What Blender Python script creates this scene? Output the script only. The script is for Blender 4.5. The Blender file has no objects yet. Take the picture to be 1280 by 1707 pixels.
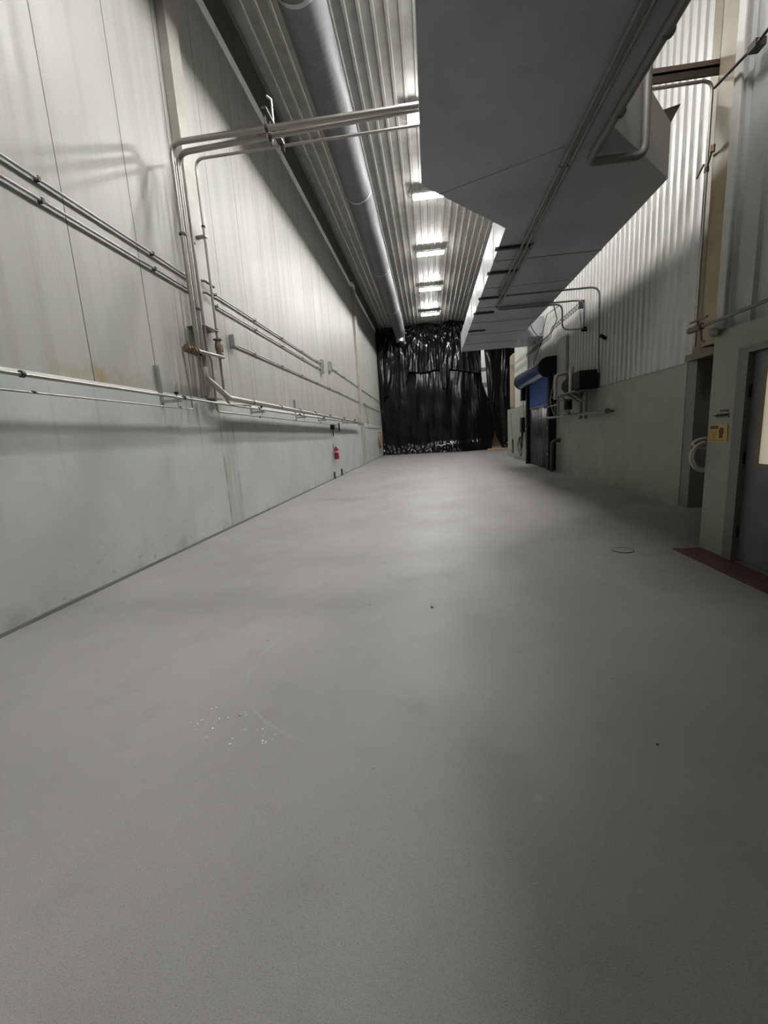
import bpy, bmesh, math, random
from mathutils import Vector, Matrix, noise
random.seed(7)
S = bpy.context.scene
COL = S.collection
PI = math.pi

# ------------------------------------------------------------------ mesh helpers
def box(bm, x0, x1, y0, y1, z0, z1):
    v = [bm.verts.new((x, y, z)) for z in (z0, z1) for y in (y0, y1) for x in (x0, x1)]
    for f in ((0, 2, 3, 1), (4, 5, 7, 6), (0, 1, 5, 4), (2, 6, 7, 3), (0, 4, 6, 2), (1, 3, 7, 5)):
        bm.faces.new([v[i] for i in f])
    return v

def bevbox(bm, x0, x1, y0, y1, z0, z1, b=0.01, seg=2):
    t = bmesh.new(); box(t, x0, x1, y0, y1, z0, z1)
    bmesh.ops.bevel(t, geom=t.edges[:], offset=b, segments=seg, affect='EDGES', profile=0.5)
    me = bpy.data.meshes.new('tmp'); t.to_mesh(me); t.free(); bm.from_mesh(me); bpy.data.meshes.remove(me)

def fillet(pts, r, n=6):
    pts = [Vector(p) for p in pts]
    if r <= 0 or len(pts) < 3: return pts
    out = [pts[0]]
    for i in range(1, len(pts) - 1):
        a, b, c = pts[i - 1], pts[i], pts[i + 1]
        u = (a - b); w = (c - b); lu, lw = u.length, w.length
        if lu < 1e-6 or lw < 1e-6: continue
        u /= lu; w /= lw
        ang = u.angle(w)
        if ang > PI - 0.05: out.append(b); continue
        d = min(r / math.tan(ang / 2), lu * 0.48, lw * 0.48)
        p, q = b + u * d, b + w * d
        for k in range(n + 1):
            t = k / n
            out.append(p * (1 - t) ** 2 + b * 2 * t * (1 - t) + q * t * t)
    out.append(pts[-1])
    return out

def tube(bm, pts, r, seg=12, fr=0.0, flat=None):
    pts = fillet(pts, fr)
    rs = r if isinstance(r, (list, tuple)) else [r] * len(pts)
    n = len(pts)
    T = [(pts[min(i + 1, n - 1)] - pts[max(i - 1, 0)]).normalized() for i in range(n)]
    ref = Vector((0, 0, 1)) if abs(T[0].z) < 0.9 else Vector((1, 0, 0))
    N = (ref - T[0] * ref.dot(T[0])).normalized()
    rings = []
    for i in range(n):
        N = (N - T[i] * N.dot(T[i]))
        if N.length < 1e-6: N = T[i].orthogonal()
        N.normalize(); B = T[i].cross(N)
        rings.append([bm.verts.new(pts[i] + (N * math.cos(a) + B * math.sin(a)) * rs[i]) for a in (2 * PI * k / seg for k in range(seg))])
    for i in range(n - 1):
        for k in range(seg):
            bm.faces.new((rings[i][k], rings[i][(k + 1) % seg], rings[i + 1][(k + 1) % seg], rings[i + 1][k]))
    bm.faces.new(rings[0][::-1]); bm.faces.new(rings[-1])

def cyl(bm, a, b, r, seg=20): tube(bm, [a, b], r, seg)

def prism(bm, poly, z0, z1):
    lo = [bm.verts.new((x, y, z0)) for x, y in poly]; hi = [bm.verts.new((x, y, z1)) for x, y in poly]
    n = len(poly)
    bm.faces.new(lo[::-1]); bm.faces.new(hi)
    for i in range(n): bm.faces.new((lo[i], lo[(i + 1) % n], hi[(i + 1) % n], hi[i]))

def prism_yz(bm, poly, x0, x1):
    lo = [bm.verts.new((x0, y, z)) for y, z in poly]; hi = [bm.verts.new((x1, y, z)) for y, z in poly]
    n = len(poly)
    bm.faces.new(lo[::-1]); bm.faces.new(hi)
    for i in range(n): bm.faces.new((lo[i], lo[(i + 1) % n], hi[(i + 1) % n], hi[i]))

def prism_xz(bm, poly, y0, y1):
    lo = [bm.verts.new((x, y0, z)) for x, z in poly]; hi = [bm.verts.new((x, y1, z)) for x, z in poly]
    n = len(poly)
    bm.faces.new(lo[::-1]); bm.faces.new(hi)
    for i in range(n): bm.faces.new((lo[i], lo[(i + 1) % n], hi[(i + 1) % n], hi[i]))

WORLD = {}
def obj(name, bm, mat, parent=None, smooth=None, origin=None):
    bmesh.ops.recalc_face_normals(bm, faces=bm.faces[:])
    if parent is not None: o0 = WORLD[parent.name]
    elif origin is not None: o0 = Vector(origin)
    else:
        xs = [v.co for v in bm.verts]
        o0 = Vector(((min(c.x for c in xs) + max(c.x for c in xs)) / 2, (min(c.y for c in xs) + max(c.y for c in xs)) / 2, min(c.z for c in xs)))
    bmesh.ops.translate(bm, verts=bm.verts[:], vec=-o0)
    me = bpy.data.meshes.new(name); bm.to_mesh(me); bm.free()
    me.materials.append(mat)
    if smooth is not None:
        for p in me.polygons: p.use_smooth = True
        me.set_sharp_from_angle(angle=math.radians(smooth))
    o = bpy.data.objects.new(name, me); COL.objects.link(o)
    if parent is None: o.location = o0; WORLD[o.name] = o0
    else: o.parent = parent; WORLD[o.name] = o0
    return o

def tag(o, label, cat, group=None):
    o['label'] = label; o['category'] = cat
    if group: o['group'] = group
    return o

def thing(name, label, cat, loc, group=None):
    o = bpy.data.objects.new(name, None); COL.objects.link(o); o.location = loc
    o.empty_display_size = 0.1
    WORLD[o.name] = Vector(loc)
    return tag(o, label, cat, group)

def struct(name, bm, mat, parent=None, smooth=None):
    o = obj(name, bm, mat, parent, smooth)
    if parent is None: o['kind'] = 'structure'
    return o

def B(): return bmesh.new()

# ------------------------------------------------------------------ materials
class NT:
    def __init__(s, name):
        s.mat = bpy.data.materials.new(name); s.mat.use_nodes = True
        s.t = s.mat.node_tree; s.t.nodes.clear()
        s.out = s.t.nodes.new('ShaderNodeOutputMaterial')
        s.b = s.t.nodes.new('ShaderNodeBsdfPrincipled')
        s.t.links.new(s.b.outputs[0], s.out.inputs[0])
        g = s.t.nodes.new('ShaderNodeNewGeometry'); s.pos = g.outputs['Position']
        x = s.t.nodes.new('ShaderNodeSeparateXYZ'); s.link(s.pos, x.inputs[0])
        s.X, s.Y, s.Z = x.outputs
    def link(s, a, b): s.t.links.new(a, b)
    def put(s, sock, v):
        if isinstance(v, bpy.types.NodeSocket): s.link(v, sock)
        else: sock.default_value = v
    def m(s, op, a, b=0.0, c=0.0, clamp=False):
        n = s.t.nodes.new('ShaderNodeMath'); n.operation = op; n.use_clamp = clamp
        s.put(n.inputs[0], a); s.put(n.inputs[1], b); s.put(n.inputs[2], c); return n.outputs[0]
    def vec(s, x, y, z):
        n = s.t.nodes.new('ShaderNodeCombineXYZ'); s.put(n.inputs[0], x); s.put(n.inputs[1], y); s.put(n.inputs[2], z); return n.outputs[0]
    def scl(s, v):
        n = s.t.nodes.new('ShaderNodeVectorMath'); n.operation = 'MULTIPLY'; s.link(s.pos, n.inputs[0]); n.inputs[1].default_value = v; return n.outputs[0]
    def noise(s, scale, detail=3, v=None, rough=0.55):
        n = s.t.nodes.new('ShaderNodeTexNoise'); n.inputs['Scale'].default_value = scale; n.inputs['Detail'].default_value = detail
        n.inputs['Roughness'].default_value = rough
        s.link(v if v is not None else s.pos, n.inputs['Vector']); return n.outputs[0]
    def vor(s, scale, v=None):
        n = s.t.nodes.new('ShaderNodeTexVoronoi'); n.inputs['Scale'].default_value = scale
        s.link(v if v is not None else s.pos, n.inputs['Vector']); return n.outputs['Distance']
    def step(s, v, a, b, lo=0.0, hi=1.0):
        n = s.t.nodes.new('ShaderNodeMapRange'); n.interpolation_type = 'SMOOTHSTEP'
        s.put(n.inputs[0], v); n.inputs[1].default_value = a; n.inputs[2].default_value = b; n.inputs[3].default_value = lo; n.inputs[4].default_value = hi
        return n.outputs[0]
    def mix(s, f, a, b):
        n = s.t.nodes.new('ShaderNodeMix'); n.data_type = 'RGBA'
        s.put(n.inputs[0], f)
        for sock, v in ((n.inputs[6], a), (n.inputs[7], b)):
            if isinstance(v, tuple): v = (*v, 1.0) if len(v) == 3 else v
            s.put(sock, v)
        return n.outputs[2]
    def bump(s, h, strength=0.3, dist=0.01, prev=None):
        n = s.t.nodes.new('ShaderNodeBump'); n.inputs['Strength'].default_value = strength; n.inputs['Distance'].default_value = dist
        s.link(h, n.inputs['Height'])
        if prev is not None: s.link(prev, n.inputs['Normal'])
        return n.outputs[0]
    def fin(s, col, rough=0.5, metal=0.0, normal=None, spec=0.5, coat=0.0):
        i = s.b.inputs
        if isinstance(col, tuple): i['Base Color'].default_value = (*col, 1)
        else: s.link(col, i['Base Color'])
        s.put(i['Roughness'], rough); s.put(i['Metallic'], metal); s.put(i['Specular IOR Level'], spec)
        i['Coat Weight'].default_value = coat
        if normal is not None: s.link(normal, i['Normal'])
        return s.mat

def plain(name, col, rough=0.5, metal=0.0, spec=0.5, var=0.12, nscale=9.0, bump=0.0, coat=0.0):
    n = NT(name)
    f = n.step(n.noise(nscale, 4), 0.3, 0.75)
    dark = tuple(c * (1 - var) for c in col)
    r = n.step(n.noise(nscale * 0.8, 2), 0.3, 0.7, max(0.02, rough - 0.03), rough + 0.03)
    return n.fin(n.mix(f, dark, col), r, metal, n.bump(n.noise(nscale * 6, 2), bump, 0.002) if bump else None, spec, coat)

def mat_left_panel():
    n = NT('insulated_panel')
    ph = n.m('FRACT', n.m('DIVIDE', n.m('SUBTRACT', n.Y, 4.584 - 1.16 * 8), 1.16))
    d = n.m('ABSOLUTE', n.m('SUBTRACT', ph, 0.5))
    joint = n.step(d, 0.4915, 0.4965)
    fine = n.m('SINE', n.m('MULTIPLY', n.Y, 2 * PI / 0.052))
    streak = n.noise(1.0, 4, n.scl((1, 5.5, 0.22)))
    streak2 = n.noise(1.0, 3, n.scl((1, 14.0, 0.5)))
    mott = n.noise(0.7, 3)
    c = n.mix(n.step(streak, 0.42, 0.68), (0.375, 0.372, 0.342), (0.335, 0.331, 0.300))
    c = n.mix(n.m('MULTIPLY', n.step(streak2, 0.56, 0.78), 0.26), c, (0.272, 0.265, 0.231))
    c = n.mix(n.m('MULTIPLY', n.step(mott, 0.5, 0.7), 0.25), c, (0.340, 0.340, 0.326))
    # grime that runs down behind the riser pipes
    band = n.m('MULTIPLY', n.step(n.m('ABSOLUTE', n.m('SUBTRACT', n.Y, 6.9)), 0.95, 0.15), n.step(n.Z, 4.6, 2.6))
    run = n.noise(1.0, 4, n.scl((1, 16.0, 0.6)))
    c = n.mix(n.m('MULTIPLY', n.m('MULTIPLY', band, n.step(run, 0.4, 0.62)), 0.8), c, (0.13, 0.122, 0.095))
    # yellow rust stain just above the base
    st = n.m('MULTIPLY', n.step(n.m('ABSOLUTE', n.m('SUBTRACT', n.Y, 4.75)), 0.95, 0.2),
             n.step(n.m('ADD', n.Z, n.m('MULTIPLY', n.noise(4.0, 4), -0.42)), 2.37, 2.16))
    c = n.mix(n.m('MULTIPLY', st, n.step(n.noise(5.0, 4), 0.28, 0.85, 0.0, 0.8)), c, (0.320, 0.231, 0.068))
    c = n.mix(joint, c, (0.06, 0.055, 0.05))
    h = n.m('ADD', n.m('MULTIPLY', fine, 0.1), n.m('MULTIPLY', joint, -1.0))
    nb = n.bump(h, 0.25, 0.006)
    nb = n.bump(n.noise(2.2, 2, n.scl((1, 1, 0.35))), 0.12, 0.03, nb)
    return n.fin(c, n.step(streak, 0.3, 0.7, 0.40, 0.52), 0.0, nb, 0.32)

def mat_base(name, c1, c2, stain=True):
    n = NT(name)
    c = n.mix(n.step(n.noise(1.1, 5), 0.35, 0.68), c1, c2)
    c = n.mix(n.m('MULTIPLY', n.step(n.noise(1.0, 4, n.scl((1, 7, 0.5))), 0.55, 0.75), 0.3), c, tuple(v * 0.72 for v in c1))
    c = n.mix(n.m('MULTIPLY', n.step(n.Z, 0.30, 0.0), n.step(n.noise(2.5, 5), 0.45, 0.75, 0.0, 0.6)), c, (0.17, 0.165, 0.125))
    if stain:
        # dirty band that follows the column line down to the floor
        yc = n.m('ADD', n.Y, n.m('MULTIPLY', n.noise(1.0, 2, n.scl((1, 1, 0.9))), 0.10))
        band = n.step(n.m('ABSOLUTE', n.m('SUBTRACT', yc, 7.62)), 0.36, 0.20)
        run = n.noise(1.0, 5, n.scl((1, 17.0, 1.6)))
        c = n.mix(n.m('MULTIPLY', band, n.step(run, 0.36, 0.66, 0.12, 0.62)), c, (0.30, 0.285, 0.23))
        edge = n.step(n.m('ABSOLUTE', n.m('SUBTRACT', n.m('ABSOLUTE', n.m('SUBTRACT', yc, 7.62)), 0.25)), 0.045, 0.0)
        c = n.mix(n.m('MULTIPLY', edge, n.step(n.noise(1.0, 4, n.scl((1, 6, 2.2))), 0.42, 0.6, 0.0, 0.75)), c, (0.14, 0.135, 0.11))
        # light drips under the pipe run
        dr = n.m('MULTIPLY', n.step(n.noise(1.0, 3, n.scl((1, 11.0, 0.35))), 0.60, 0.72), n.step(n.Z, 0.7, 2.1))
        c = n.mix(n.m('MULTIPLY', dr, 0.4), c, (0.25, 0.26, 0.24))
        # scuffs close to the floor at the near end
        sc = n.m('MULTIPLY', n.step(n.Z, 0.75, 0.1), n.step(n.noise(7.0, 5, n.scl((1, 1, 1.6))), 0.62, 0.70))
        c = n.mix(n.m('MULTIPLY', sc, 0.6), c, (0.26, 0.24, 0.20))
    nb = n.bump(n.noise(3.0, 5), 0.22, 0.03)
    nb = n.bump(n.noise(60.0, 2), 0.08, 0.003, nb)
    return n.fin(c, n.step(n.noise(2.0, 3), 0.3, 0.7, 0.34, 0.5), 0.0, nb, 0.45)

def mat_floor():
    n = NT('sanded_epoxy_floor')
    c = n.mix(n.step(n.noise(0.55, 4), 0.35, 0.68), (0.262, 0.249, 0.243), (0.226, 0.215, 0.211))
    c = n.mix(n.m('MULTIPLY', n.step(n.noise(3.2, 5), 0.5, 0.75), 0.35), c, (0.163, 0.158, 0.155))
    g = n.noise(260.0, 2)
    c = n.mix(n.step(n.noise(95.0, 2), 0.45, 0.7, 0.0, 0.16), c, (0.12, 0.115, 0.112))
    c = n.mix(n.step(g, 0.54, 0.70, 0.0, 0.6), c, (0.313, 0.306, 0.292))
    c = n.mix(n.step(g, 0.44, 0.30, 0.0, 0.5), c, (0.095, 0.093, 0.090))
    def disc(x, y, r, soft=0.5, wob=0.0):
        dx = n.m('SUBTRACT', n.X, x); dy = n.m('SUBTRACT', n.Y, y)
        d = n.m('SQRT', n.m('ADD', n.m('MULTIPLY', dx, dx), n.m('MULTIPLY', dy, dy)))
        if wob: d = n.m('ADD', d, n.m('MULTIPLY', n.noise(3.0, 3), wob))
        return d
    # white crumbs of dried filler, left of centre
    speck = n.step(n.vor(42.0), 0.30, 0.12)
    for x, y, r in ((-1.26, 1.96, 0.17), (-1.16, 2.03, 0.09), (-0.93, 1.87, 0.11), (-1.05, 1.82, 0.10), (-0.32, 1.62, 0.05)):
        mk = n.m('MULTIPLY', n.step(disc(x, y, r), r, r * 0.4), speck)
        mk = n.m('MULTIPLY', mk, n.step(n.noise(19.0, 2), 0.52, 0.58))
        c = n.mix(mk, c, (0.75, 0.75, 0.73))
    # pale smears
    for x, y, r in ((0.39, 1.53, 0.05), (0.29, 1.11, 0.035), (-1.02, 1.83, 0.06)):
        mk = n.m('MULTIPLY', n.step(disc(x, y, r, wob=0.03), r, r * 0.2), n.step(n.noise(22.0, 4), 0.45, 0.62, 0.0, 0.42))
        c = n.mix(mk, c, (0.354, 0.354, 0.340))
    mk = n.m('MULTIPLY', n.step(disc(-0.97, 2.03, 0.08, wob=0.03), 0.11, 0.04), 0.45)
    c = n.mix(mk, c, (0.20, 0.185, 0.175))
    # tyre scuff arcs
    for x, y, r, w in ((-0.45, 2.62, 0.84, 0.012), (0.25, 2.32, 0.56, 0.010), (-2.3, 9.2, 3.62, 0.028), (-2.9, 10.5, 3.9, 0.022), (3.6, 4.6, 2.05, 0.016)):
        ring = n.step(n.m('ABSOLUTE', n.m('SUBTRACT', disc(x, y, r, wob=0.02), r)), w, w * 0.2)
        mk = n.m('MULTIPLY', ring, n.step(n.noise(1.3, 4), 0.52, 0.66, 0.0, 0.20))
        c = n.mix(mk, c, (0.408, 0.408, 0.388))
    # tiny dark chips
    chip = n.m('MULTIPLY', n.step(n.vor(2.6), 0.035, 0.012), 0.8)
    c = n.mix(chip, c, (0.07, 0.068, 0.065))
    nb = n.bump(g, 0.30, 0.004)
    nb = n.bump(n.noise(45.0, 3), 0.10, 0.006, nb)
    nb = n.bump(n.noise(1.3, 3), 0.10, 0.02, nb)
    return n.fin(c, n.step(n.noise(0.9, 4), 0.35, 0.7, 0.40, 0.52), 0.0, nb, 0.42)

def mat_plastic():
    n = NT('black_polythene')
    wr = n.noise(1.0, 2, n.scl((1.6, 1.6, 0.35)), 0.45)
    fine = n.noise(9.0, 4)
    nb = n.bump(wr, 0.2, 0.08)
    nb = n.bump(n.noise(2.5, 2), 0.15, 0.02, nb)
    return n.fin((0.003, 0.0033, 0.004), n.step(fine, 0.3, 0.7, 0.12, 0.22), 0.0, nb, 0.24)

def mat_brick():
    n = NT('red_quarry_tile')
    c = n.mix(n.step(n.noise(9.0, 4), 0.35, 0.65), (0.10, 0.040, 0.027), (0.065, 0.028, 0.021))
    fx = n.m('ABSOLUTE', n.m('SUBTRACT', n.m('FRACT', n.m('DIVIDE', n.X, 0.105)), 0.5))
    fy = n.m('ABSOLUTE', n.m('SUBTRACT', n.m('FRACT', n.m('DIVIDE', n.Y, 0.205)), 0.5))
    j = n.m('MAXIMUM', n.step(fx, 0.455, 0.485), n.step(fy, 0.475, 0.492))
    c = n.mix(n.m('MULTIPLY', j, 0.7), c, (0.07, 0.05, 0.045))
    return n.fin(c, 0.5, 0.0, n.bump(j, -0.3, 0.004), 0.4)

def mat_spiral():
    n = NT('galvanised_spiral_duct')
    ph = n.m('FRACT', n.m('DIVIDE', n.m('ADD', n.Y, n.m('MULTIPLY', n.m('ARCTAN2', n.m('SUBTRACT', n.X, -1.86), n.m('SUBTRACT', n.Z, 8.9)), 0.022)), 0.138))
    seam = n.step(n.m('ABSOLUTE', n.m('SUBTRACT', ph, 0.5)), 0.06, 0.02)
    c = n.mix(n.step(n.noise(1.4, 4), 0.35, 0.7), (0.125, 0.132, 0.138), (0.095, 0.10, 0.106))
    c = n.mix(n.m('MULTIPLY', seam, 0.25), c, (0.2, 0.2, 0.2))
    return n.fin(c, 0.6, 0.0, n.bump(seam, 0.5, 0.01), 0.35)

def mat_cladding(name, c1, c2, rough=0.35):
    n = NT(name)
    c = n.mix(n.step(n.noise(1.0, 4, n.scl((3, 3, 0.4))), 0.4, 0.7), c1, c2)
    c = n.mix(n.m('MULTIPLY', n.step(n.noise(3.5, 5), 0.60, 0.72), 0.3), c, tuple(v * 0.6 for v in c1))
    return n.fin(c, rough, 0.0, n.bump(n.noise(2.5, 2), 0.06, 0.02), 0.5 if rough < 0.4 else 0.2)

def mat_duct():
    n = NT('painted_duct_sheet')
    c = n.mix(n.step(n.noise(0.9, 4), 0.35, 0.7), (0.36, 0.37, 0.39), (0.30, 0.31, 0.33))
    c = n.mix(n.m('MULTIPLY', n.step(n.noise(2.7, 5), 0.60, 0.75), 0.35), c, (0.24, 0.235, 0.22))
    return n.fin(c, 0.42, 0.0, n.bump(n.noise(1.2, 2), 0.08, 0.03), 0.4)

def mat_glow(name, col, strength):
    n = NT(name); n.b.inputs['Emission Color'].default_value = (*col, 1); n.b.inputs['Emission Strength'].default_value = strength
    return n.fin((0.8, 0.8, 0.8), 0.4)

M = dict(
    panel=mat_left_panel(),
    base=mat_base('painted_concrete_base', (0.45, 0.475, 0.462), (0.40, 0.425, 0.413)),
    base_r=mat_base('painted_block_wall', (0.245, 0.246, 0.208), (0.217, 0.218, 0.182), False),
    floor=mat_floor(),
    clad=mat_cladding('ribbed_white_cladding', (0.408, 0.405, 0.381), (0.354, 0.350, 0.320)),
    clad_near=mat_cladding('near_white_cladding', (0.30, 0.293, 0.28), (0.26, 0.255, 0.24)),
    ceil=mat_cladding('ribbed_ceiling_sheet', (0.36, 0.355, 0.325), (0.31, 0.305, 0.275), 0.46),
    duct=mat_duct(), spiral=mat_spiral(), plastic=mat_plastic(), brick=mat_brick(),
    steel=plain('stainless_pipe', (0.36, 0.34, 0.315), 0.32, 0.85, nscale=3, var=0.06),
    galv=plain('galvanised_conduit', (0.40, 0.40, 0.39), 0.38, 0.7, nscale=5),
    insul=plain('pipe_wrap', (0.40, 0.375, 0.335), 0.38, 0.35, nscale=4),
    greyduct=plain('dull_grey_conduit', (0.20, 0.20, 0.195), 0.5, 0.3, nscale=5),
    brass=plain('tarnished_valve', (0.19, 0.14, 0.09), 0.5, 0.6),
    black=plain('matt_black', (0.008, 0.008, 0.009), 0.55, spec=0.2),
    darkst=plain('dark_steel', (0.055, 0.05, 0.045), 0.5, 0.3),
    brown=plain('brown_primer_steel', (0.10, 0.066, 0.05), 0.55, 0.1),
    tan=plain('tan_painted_column', (0.165, 0.135, 0.078), 0.5, nscale=2.5, var=0.25),
    white=plain('white_enamel', (0.422, 0.415, 0.388), 0.4),
    cream=plain('cream_column', (0.381, 0.367, 0.313), 0.45, nscale=2.5, var=0.18),
    blue=plain('blue_vinyl', (0.016, 0.066, 0.25), 0.45),
    bluegl=plain('blue_gloss_roll', (0.045, 0.075, 0.17), 0.12, coat=0.5, bump=0.2),
    vinyl=plain('smoked_vinyl', (0.014, 0.014, 0.012), 0.4, spec=0.25, var=0.5, nscale=1.4, bump=0.25),
    red=plain('extinguisher_red', (0.30, 0.012, 0.02), 0.3),
    doorgrey=plain('grey_door_metal', (0.12, 0.12, 0.125), 0.42, 0.2, var=0.25, nscale=3),
    framegrey=plain('grey_frame_metal', (0.15, 0.145, 0.125), 0.45, 0.1, nscale=4),
    yellow=plain('yellow_sign', (0.50, 0.33, 0.06), 0.5),
    signink=plain('sign_ink', (0.07, 0.03, 0.01), 0.6),
    hose=plain('cream_hose', (0.60, 0.57, 0.50), 0.5),
    rust=plain('brown_hose', (0.30, 0.19, 0.11), 0.6),
    wood=plain('raw_board', (0.45, 0.30, 0.15), 0.6),
    tanwood=plain('pale_lagging', (0.22, 0.18, 0.115), 0.6),
    lens=mat_glow('lamp_lens', (1.0, 0.995, 0.965), 34.0),
    window=mat_glow('lit_window', (1.0, 0.86, 0.58), 0.03),
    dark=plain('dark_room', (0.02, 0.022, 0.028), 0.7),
)

# ------------------------------------------------------------------ setting
XL, ZC, YF, YB = -3.77, 9.62, 33.5, -5.5
bm = B(); box(bm, XL - 0.3, 9.0, YB - 0.3, 43, -0.2, 0.0); struct('floor', bm, M['floor'])

def ribbed(axis, a0, a1, pitch, depth, lo, hi, base, outward, w_flat=0.62, thick=0.04):
    """profile of trapezoid ribs: along `axis` positions a0..a1, extruded lo..hi, surface at `base`, ribs towards `outward`"""
    bm = B(); prof = []
    n = int(round((a1 - a0) / pitch))
    for i in range(n):
        s = a0 + i * pitch
        prof += [(s, 0), (s + pitch * w_flat, 0), (s + pitch * (w_flat + 0.07), depth), (s + pitch * 0.93, depth)]
    prof.append((a0 + n * pitch, 0))
    full = prof + [(a0 + n * pitch, -thick), (a0, -thick)]
    def P(a, d, e):
        dd = base + outward * d
        return (dd, a, e) if axis == 'y' else (a, e, dd)
    L = [bm.verts.new(P(a, d, lo)) for a, d in full]; H = [bm.verts.new(P(a, d, hi)) for a, d in full]
    m = len(full)
    for i in range(m): bm.faces.new((L[i], L[(i + 1) % m], H[(i + 1) % m], H[i]))
    return bm

# left wall: insulated panels above a painted concrete base
bm = B(); box(bm, XL - 0.25, XL, YB, 42, 2.32, ZC + 0.3); wl = struct('wall_left', bm, M['panel'])
bm = B()
pf = [(XL - 0.25, 0), (XL + 0.03, 0), (XL + 0.03, 2.29), (XL, 2.32), (XL - 0.25, 2.32)]
prism_xz(bm, pf, YB, 42); obj('concrete_base', bm, M['base'], wl)
bm = B(); box(bm, XL + 0.03, XL + 0.055, YB, YF, 0.0, 0.035); struct('baseboard_left', bm, M['greyduct'])
bm = B(); box(bm, XL, -3.42, YB, YF + 0.4, 9.48, ZC + 0.02); struct('trim_1', bm, M['darkst'])
# pilaster below / above the riser, and the boxed chase at the far end
bm = B(); bevbox(bm, XL, XL + 0.15, 7.02, 7.36, 2.32, 9.48, 0.012); struct('trim_2', bm, M['cream'])
bm = B(); bevbox(bm, XL, XL + 0.12, 23.2, 23.9, 0.0, 9.48, 0.012); struct('trim_3', bm, M['cream'])

struct('ceiling', ribbed('x', XL - 0.2, 9.0, 0.27, 0.035, YB - 0.3, 43, ZC + 0.045, -1, 0.66), M['ceil'])

# right side: ribbed wall with painted block base, ending in a plain bay
bm = ribbed('y', 7.70, 19.05, 0.22, 0.035, 2.40, ZC + 0.02, 4.335, -1, 0.72); wr = struct('wall_right', bm, M['clad'])
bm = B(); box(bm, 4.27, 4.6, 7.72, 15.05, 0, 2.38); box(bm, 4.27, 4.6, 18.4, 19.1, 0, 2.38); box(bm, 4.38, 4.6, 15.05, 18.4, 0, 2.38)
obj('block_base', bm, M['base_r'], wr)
bm = B(); bevbox(bm, 4.22, 4.3, 19.03, 19.16, 0, ZC, 0.01); struct('trim_4', bm, M['white'])
bm = ribbed('y', 19.16, 22.24, 0.22, 0.012, 2.45, ZC + 0.02, 4.33, -1, 0.8); wf = struct('wall_right_far', bm, M['clad'])
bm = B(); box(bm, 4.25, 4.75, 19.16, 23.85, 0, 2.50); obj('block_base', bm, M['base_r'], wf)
bm = B(); box(bm, 4.34, 4.75, 19.1, 22.24, 2.5, ZC); obj('wall_core', bm, M['white'], wf)
# walls that close the space behind
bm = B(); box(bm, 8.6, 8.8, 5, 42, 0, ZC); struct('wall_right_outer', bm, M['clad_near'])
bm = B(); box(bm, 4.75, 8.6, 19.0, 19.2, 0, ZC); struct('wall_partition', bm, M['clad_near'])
bm = ribbed('x', XL, 8.5, 0.3, 0.03, 0, ZC, 40.0, -1)
for v in bm.verts: v.co = Vector((v.co.x, v.co.z, v.co.y))
struct('wall_end', bm, M['clad'])
bm = B(); box(bm, XL - 0.25, 4.0, YB - 0.2, YB, 0, ZC + 0.05); struct('wall_back', bm, M['clad_near'])

# near right wall (x = 3.08) with door opening y 3.62..4.66
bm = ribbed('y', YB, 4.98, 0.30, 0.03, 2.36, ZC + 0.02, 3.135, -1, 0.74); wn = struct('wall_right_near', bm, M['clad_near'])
bm = B()
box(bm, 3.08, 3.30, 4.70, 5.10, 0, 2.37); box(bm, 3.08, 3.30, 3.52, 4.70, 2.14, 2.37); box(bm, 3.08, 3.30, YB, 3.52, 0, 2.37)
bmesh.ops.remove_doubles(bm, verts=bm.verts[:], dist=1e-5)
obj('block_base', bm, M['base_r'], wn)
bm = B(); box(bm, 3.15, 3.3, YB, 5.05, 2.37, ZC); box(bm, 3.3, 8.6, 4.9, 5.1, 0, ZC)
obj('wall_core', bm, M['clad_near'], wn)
bm = B(); bevbox(bm, 3.07, 3.19, 4.98, 5.10, 2.38, ZC, 0.012); struct('trim_5', bm, M['white'])
# recess between the two walls: jamb, dark opening, header, cladding over it
bm = B(); box(bm, 4.28, 4.6, 7.47, 7.72, 0, 2.40); struct('trim_6', bm, M['framegrey'])
bm = B(); box(bm, 4.22, 4.5, 5.1, 7.70, 2.40, 2.50); struct('trim_7', bm, M['tan'])
bm = B(); box(bm, 4.32, 4.5, 5.1, 7.70, 2.50, ZC); struct('wall_recess', bm, M['tan'])
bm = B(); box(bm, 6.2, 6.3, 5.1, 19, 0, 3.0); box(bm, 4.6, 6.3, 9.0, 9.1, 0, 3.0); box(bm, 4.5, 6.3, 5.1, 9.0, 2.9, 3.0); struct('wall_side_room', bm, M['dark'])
bm = B(); prism(bm, [(2.77, YB), (3.08, YB), (3.08, 5.07), (2.765, 5.07)], 0.0, 0.006); struct('trim_8', bm, M['brick'])

# ------------------------------------------------------------------ personnel door
d = bpy.data.objects.new('door_1', None); COL.objects.link(d); d.location = (3.16, 4.1, 0); WORLD['door_1'] = Vector((3.16, 4.1, 0)); d['kind'] = 'structure'
bm = B()
box(bm, 3.065, 3.20, 4.56, 4.70, 0, 2.14); box(bm, 3.065, 3.20, 3.52, 3.64, 0, 2.14); box(bm, 3.065, 3.20, 3.64, 4.56, 2.08, 2.14)
obj('door_frame', bm, M['framegrey'], d)
bm = B()
box(bm, 3.12, 3.17, 4.42, 4.555, 0.03, 2.075); box(bm, 3.12, 3.17, 3.645, 3.80, 0.03, 2.075)
box(bm, 3.12, 3.17, 3.80, 4.42, 0.03, 1.02); box(bm, 3.12, 3.17, 3.80, 4.42, 1.93, 2.075)
leaf = obj('door_leaf', bm, M['doorgrey'], d)
bm = B(); box(bm, 3.135, 3.15, 3.80, 4.42, 1.02, 1.93); obj('window_pane', bm, M['window'], leaf)
bm = B()
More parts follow.
